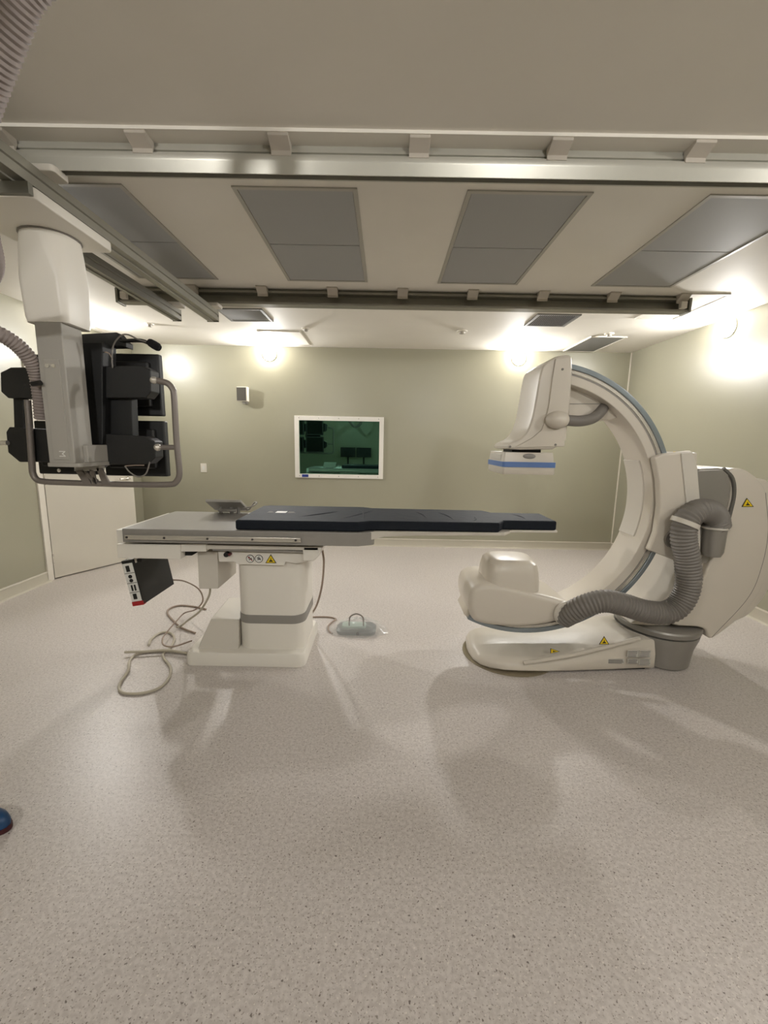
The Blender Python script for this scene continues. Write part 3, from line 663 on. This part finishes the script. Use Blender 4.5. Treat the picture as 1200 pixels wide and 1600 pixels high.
# pivot foot
PX_, PY_ = 1.955, 2.865
obj('pivot_foot', rings(bmesh.new(), [[Vector((PX_+rx*math.cos(2*math.pi*i/40), PY_+ry*math.sin(2*math.pi*i/40), z)) for i in range(40)] for rx, ry, z in ((.18, .25, .002), (.20, .262, .015), (.205, .265, .06), (.218, .27, .13), (.25, .278, .19), (.258, .28, .222))]), SILVER, ga, label='silver grey pivot foot')
obj('pivot_disc', rings(bmesh.new(), [[Vector((PX_+.005+rx*math.cos(2*math.pi*i/48), PY_+rx*1.1*math.sin(2*math.pi*i/48), z)) for i in range(48)] for rx, z in ((.225, .223), (.255, .232), (.262, .262), (.256, .274), (.20, .279))]), SILVER, ga, label='silver pivot disc')
# stand
sh_out = [(1040, 978), (1074, 948), (1098, 905), (1122, 850), (1138, 795), (1143, 765), (1142, 747), (1136, 735), (1148, 731), (1165, 733), (1190, 750), (1206, 785), (1212, 830), (1206, 880), (1190, 925), (1163, 962), (1116, 998), (1106, 998), (1103, 980)]
obj('stand_shell', pillow(sh_out, 2.66, .46, .016, 2), GANTRY, ga, label='tall curved white stand shell')
seam = [(1196, 770), (1200, 830), (1190, 885), (1168, 935), (1112, 996)]
obj('shell_seam', tube(resample(spline([on(x, y, Y=2.661) for x, y in seam], 8), .02), .0022, 6), PRINT, ga)
obj('stand_rear_shell', pillow([(1120, 985), (1150, 972), (1172, 962), (1200, 930), (1225, 870), (1228, 800), (1215, 760), (1190, 745), (1150, 760), (1120, 900)], 2.70, .48, .02, 2), GANTRY, ga)
obj('stand_body', pxprism([(985, 975), (1022, 952), (1048, 925), (1066, 890), (1082, 868), (1126, 860), (1100, 915), (1072, 962), (1046, 978), (1010, 985)], 2.70, .34, zmin=.278), GANTRY, ga, bevel=.012)
obj('shoulder_block', pxprism([(1084, 740), (1092, 732), (1128, 731), (1140, 742), (1144, 760), (1136, 810), (1120, 858), (1106, 882), (1084, 880)], 2.625, .40), SILVER, ga, bevel=.018, seg=4, label='silver shoulder block')
obj('shoulder_edge', tube(resample(spline([on(x, y, Y=2.66) for x, y in ((1130, 732), (1144, 747), (1147, 770), (1141, 800), (1128, 845))], 8), .015), .012, 10), mat('rubber_seal', (98, 95, 88), .6), ga)
# carriage that guides the C
cr = [(1022, 715), (1036, 709), (1082, 704), (1090, 730), (1095, 790), (1096, 880), (1060, 878), (1014, 860), (1025, 832), (1031, 790), (1029, 750)]
crg = obj('carriage', pxprism(cr, 2.60, .05), GANTRY, ga, bevel=.014, seg=4, label='white box guiding the C arm')
sub(crg, 'carriage_body', prism([(1.865, 2.62, on(1075, 707, Y=2.6).z), (on(1091, 730, Y=2.6).x, 2.62, on(1075, 707, Y=2.6).z), (on(1094, 790, Y=2.6).x, 2.62, 1.0), (on(1094, 790, Y=2.6).x, 2.62, on(1080, 878, Y=2.6).z), (1.865, 2.62, on(1075, 872, Y=2.6).z)], (0, .42, 0)), GANTRY, bevel=.01)
zt_ = on(1075, 707, Y=2.6).z; sub(crg, 'yellow_sticker', box(1.87, 1.93, 2.72, 2.78, zt_-.001, zt_+.002), YEL)
sub(crg, 'carriage_side', pxprism([(1064, 708), (1082, 706), (1090, 730), (1095, 790), (1095, 876), (1074, 874), (1072, 780)], 2.592, .02), EQ2, bevel=.006)
sub(crg, 'hose_port', lathe(on(1052, 842, Y=2.60), [(.055, -.012), (.06, .002)], 24, 'Y'), SILVER)
# the C itself
cb = obj('c_arc', arc(c2, RO-.115, RO-.012, YC0, YC1, 84, -118, 90), GANTRY, ga, bevel=.006, seg=2, label='white C shaped arc')
sub(cb, 'outer_track', arc(c2, RO-.030, RO, YC0-.012, YC1+.012, 82, -116, 90), RAILBLUE, bevel=.004, seg=2)
sub(cb, 'guide_track', arc(c2, RO-.052, RO-.036, YC0-.006, YC0+.01, 82, -116, 90), STEEL)
sub(cb, 'guide_groove', arc(c2, RO-.062, RO-.054, YC0-.002, YC0+.01, 82, -116, 90), GREY)
sub(cb, 'inner_cover', arc(c2, RO-.124, RO-.113, YC0+.09, YC1-.004, 22, -17, 40), EQ2, bevel=.004, seg=2)
# top end: gusset, detector lift, detector
obj('arm_gusset', pxprism([(888, 600), (905, 602), (925, 610), (950, 627), (972, 650), (955, 656), (935, 655), (888, 662)], 2.74, .16), GANTRY, ga, bevel=.006)
obj('gusset_seam', tube([on(890, 631, Y=2.739), on(938, 631, Y=2.739)], .002, 6), GREY, ga)
lift = [(846, 575), (852, 567), (866, 558), (880, 554), (894, 555), (895, 585), (890, 640), (884, 702), (796, 703), (793, 698), (797, 692), (813, 686), (824, 674), (831, 655), (836, 630), (841, 600)]
lf = obj('detector_lift', pillow(lift, 2.60, .34, .014, 1), GANTRY, ga, label='tall white detector lift housing')
sub(lf, 'lift_front_cover', pxprism([(868, 560), (893, 557), (893, 585), (888, 640), (882, 698), (802, 700), (832, 684), (846, 672), (853, 655), (858, 630), (863, 590)], 2.592, .02), GANTRY, bevel=.006)
for x, y in ((879, 577), (868, 695), (797, 698)): sub(lf, 'cover_screw', lathe(on(x, y, Y=2.591), [(.007, -.002), (.007, .003)], 12, 'Y'), PRINT)
obj('lift_boss', ellipsoid(on(871, 656, Y=2.575), .072, .055, .052), GANTRY, ga)
obj('lift_hose', corrugated([on(880, 656, Y=2.57), on(905, 658, Y=2.60), on(925, 654, Y=2.66), on(938, 644, Y=2.71), on(944, 634, Y=2.76)], .032, .012, .03, 16), HOSE, ga, label='short grey hose below the lift')
obj('detector_neck', pxprism([(800, 700), (845, 700), (845, 708), (800, 708)], 2.70, .2), BLACK2, ga)
YD = 2.62; a, b, c3, d3 = on(785, 741, Y=YD), on(867, 741, Y=YD), on(867, 719, Y=YD), on(862, 706, Y=YD)
dx0, dx1 = a.x, b.x; dz0, dz1, dz2 = a.z, on(785, 728, Y=YD).z, on(785, 708, Y=YD).z
det = obj('detector', rbox([((dx0+dx1)/2, YD+.19, dx1-dx0-.01, .37, .012, dz0), ((dx0+dx1)/2, YD+.19, dx1-dx0, .38, .014, dz0+.01), ((dx0+dx1)/2, YD+.19, dx1-dx0, .38, .014, dz1)]), GANTRY, ga, label='flat white x-ray detector')
sub(det, 'blue_stripe', rbox([((dx0+dx1)/2, YD+.19, dx1-dx0+.008, .388, .018, dz1-.006), ((dx0+dx1)/2, YD+.19, dx1-dx0+.008, .388, .018, dz1+.026)]), BLUE)
sub(det, 'detector_top', rbox([((dx0+dx1)/2-.003, YD+.19, dx1-dx0-.008, .366, .012, dz1+.026), ((dx0+dx1)/2-.003, YD+.19, dx1-dx0-.02, .35, .012, dz2+.006)]), GANTRY)
sub(det, 'sensor_window', ellipsoid(on(827, 713, Y=YD+.012), .040, .008, .017), GREY)
sub(det, 'hand_grip', box(dx0-.001, dx0+.05, YD+.06, YD+.32, dz1+.034, dz2-.005), EQ2, bevel=.006)
# bottom end: tube housing
TH = [(733, 932), (738, 920), (750, 914), (768, 912), (830, 926), (872, 936), (893, 944), (896, 960), (885, 969), (850, 978), (810, 982), (770, 979), (752, 976), (738, 970), (732, 950)]
hs_ = obj('tube_housing', pillow(TH, 2.60, .44, .04), GANTRY, ga, label='white x-ray tube housing')
sub(hs_, 'hose_collar', lathe(on(887, 960, Y=2.575), [(.075, -.006), (.085, .004), (.085, .02)], 28, 'Y'), EQ2)
q0, q1 = on(761, 930, Y=2.62), on(846, 930, Y=2.62); qx, qw = (q0.x+q1.x)/2, q1.x-q0.x
zb = on(800, 933, Y=2.62).z; zt = on(800, 876, Y=2.66).z
tc_ = obj('collimator_cover', rbox([(qx, 2.79, qw, .34, .07, zb), (qx, 2.79, qw+.004, .345, .075, zb+.08), (qx, 2.79, qw-.01, .33, .075, zb+.15), (qx, 2.79, qw-.03, .31, .08, zt-.028), (qx, 2.79, qw-.07, .27, .08, zt-.006), (qx, 2.79, qw-.12, .22, .07, zt)]), GANTRY, ga, label='rounded white collimator cover')
sub(tc_, 'grey_skirt', rbox([(qx, 2.79, qw+.004, .344, .072, zb-.012), (qx, 2.79, qw+.006, .346, .072, zb+.018)]), GREY)
# big hose
bh_ = [on(878, 965, Y=2.62), on(893, 957, Y=2.57), on(915, 946, Y=2.53), on(945, 939, Y=2.51), on(975, 945, Y=2.51), on(1008, 955, Y=2.51), on(1040, 957, Y=2.51), on(1062, 944, Y=2.51), on(1075, 915, Y=2.51), on(1074, 875, Y=2.51), on(1068, 840, Y=2.51), on(1072, 815, Y=2.51), on(1087, 800, Y=2.52), on(1105, 798, Y=2.55), on(1117, 806, Y=2.58), on(1121, 822, Y=2.60)]
hose = obj('main_hose', corrugated(bh_, .069, .020, .045, 24), HOSE, ga, label='thick grey corrugated hose')
c = on(1070, 817, Y=2.51); sub(hose, 'hose_clamp', tube([c+Vector((-.004, 0, -.012)), c+Vector((.006, 0, .014))], .078, 28), EQ2)
sc_ = on(1118, 822, Y=2.60); obj('hose_socket', lathe((sc_.x, 2.60, sc_.z), [(.068, .012), (.072, 0), (.070, -.012), (.064, -.02), (.062, -.16), (.05, -.19)], 28), SILVER, ga)
obj('socket_collar', lathe((sc_.x, 2.60, sc_.z), [(.073, -.004), (.076, -.010), (.073, -.016)], 28), EQ2, ga)
# stickers and rating plates
warn([(1167, 778), (1159, 792), (1178, 792)], 2.657, ga)
def warn_floor(px, Y): warn(px, Y, ga)
warn([(944, 994), (936, 1007), (952, 1007)], 2.555, ga)
warn([(860, 1013), (860, 1021), (875, 1018)], 2.545, ga)
LP = 2.588
LP = 2.582
for i, (x0, x1, y0, y1) in enumerate(((981, 997, 1017, 1027), (999, 1016, 1017, 1027), (981, 997, 1030, 1037), (999, 1016, 1030, 1040), (950, 975, 1030, 1037))):
    a, b = on(x0, y0, Y=LP), on(x1, y1, Y=LP)
    pl_ = obj('rating_plate', box(a.x, b.x, LP-.0005, LP+.008, b.z, a.z), mat('plate_paper', (196, 192, 184), .5), ga)
    n_ = 4
    for k in range(n_):
        z = a.z+(b.z-a.z)*(k+.5)/n_
        sub(pl_, 'print_line', box(a.x+.004, b.x-.004-.012*random.random(), LP-.0012, LP, z-.0022, z+.0022), PRINT)

# ------------------------------------------------------------------ shoe at the edge of the frame
sp0 = on(18, 1297, Z=.0); sh = thing('clog_shoe', 'blue rubber clog with dark red sole at the frame edge', 'shoe', (sp0.x-.14, sp0.y, 0))
def shoe_ring(s, z0): 
    return [Vector((sp0.x-.135+s*.135*math.cos(a)*(1 if math.cos(a) > 0 else 1), sp0.y-.0+s*.052*math.sin(a)*(1.0 if math.cos(a) > 0 else .85), z0)) for a in [2*math.pi*i/32 for i in range(32)]]
obj('sole', rings(bmesh.new(), [shoe_ring(.97, .001), shoe_ring(1.0, .006), shoe_ring(1.0, .022)]), mat('sole_red', (70, 22, 26), .5), sh)
obj('upper', rings(bmesh.new(), [shoe_ring(.96, .022), shoe_ring(.97, .04), shoe_ring(.90, .058), shoe_ring(.72, .072), shoe_ring(.45, .08), shoe_ring(.1, .083)]), mat('clog_blue', (18, 62, 104), .35), sh)

# ------------------------------------------------------------------ desk behind the photographer, seen in the window's reflection
dk = thing('desk', 'pale desk against the wall behind the photographer seen in the window reflection', 'desk', (-.9, -1.0, 0))
obj('desktop', box(-1.75, -.05, -1.32, -.72, .71, .745), EQ2, dk, bevel=.004)
for x in (-1.70, -.12):
    for y in (-1.28, -.78): obj('leg', box(x, x+.04, y, y+.04, 0, .71), GREY, dk)
for k, x in enumerate((-1.14, -.66)):
    t = thing('desk_monitor', 'black flat monitor on the desk, ' + ('the one farther from the keyboard end' if k else 'the one nearer the left wall'), 'monitor', (x, -1.05, .745), 'pair of monitors on the desk')
    obj('screen_case', box(x-.225, x+.225, -1.07, -1.03, 1.02, 1.31), BLACK, t, bevel=.005)
    obj('stand', box(x-.025, x+.025, -1.09, -1.06, .76, 1.10), BLACK, t); obj('foot', box(x-.11, x+.11, -1.14, -.98, .7455, .76), BLACK, t, bevel=.004)
tag(obj('keyboard', box(-1.1, -.66, -.92, -.78, .7455, .765), BLACK2, None, bevel=.004), 'black keyboard lying on the desk', 'keyboard')
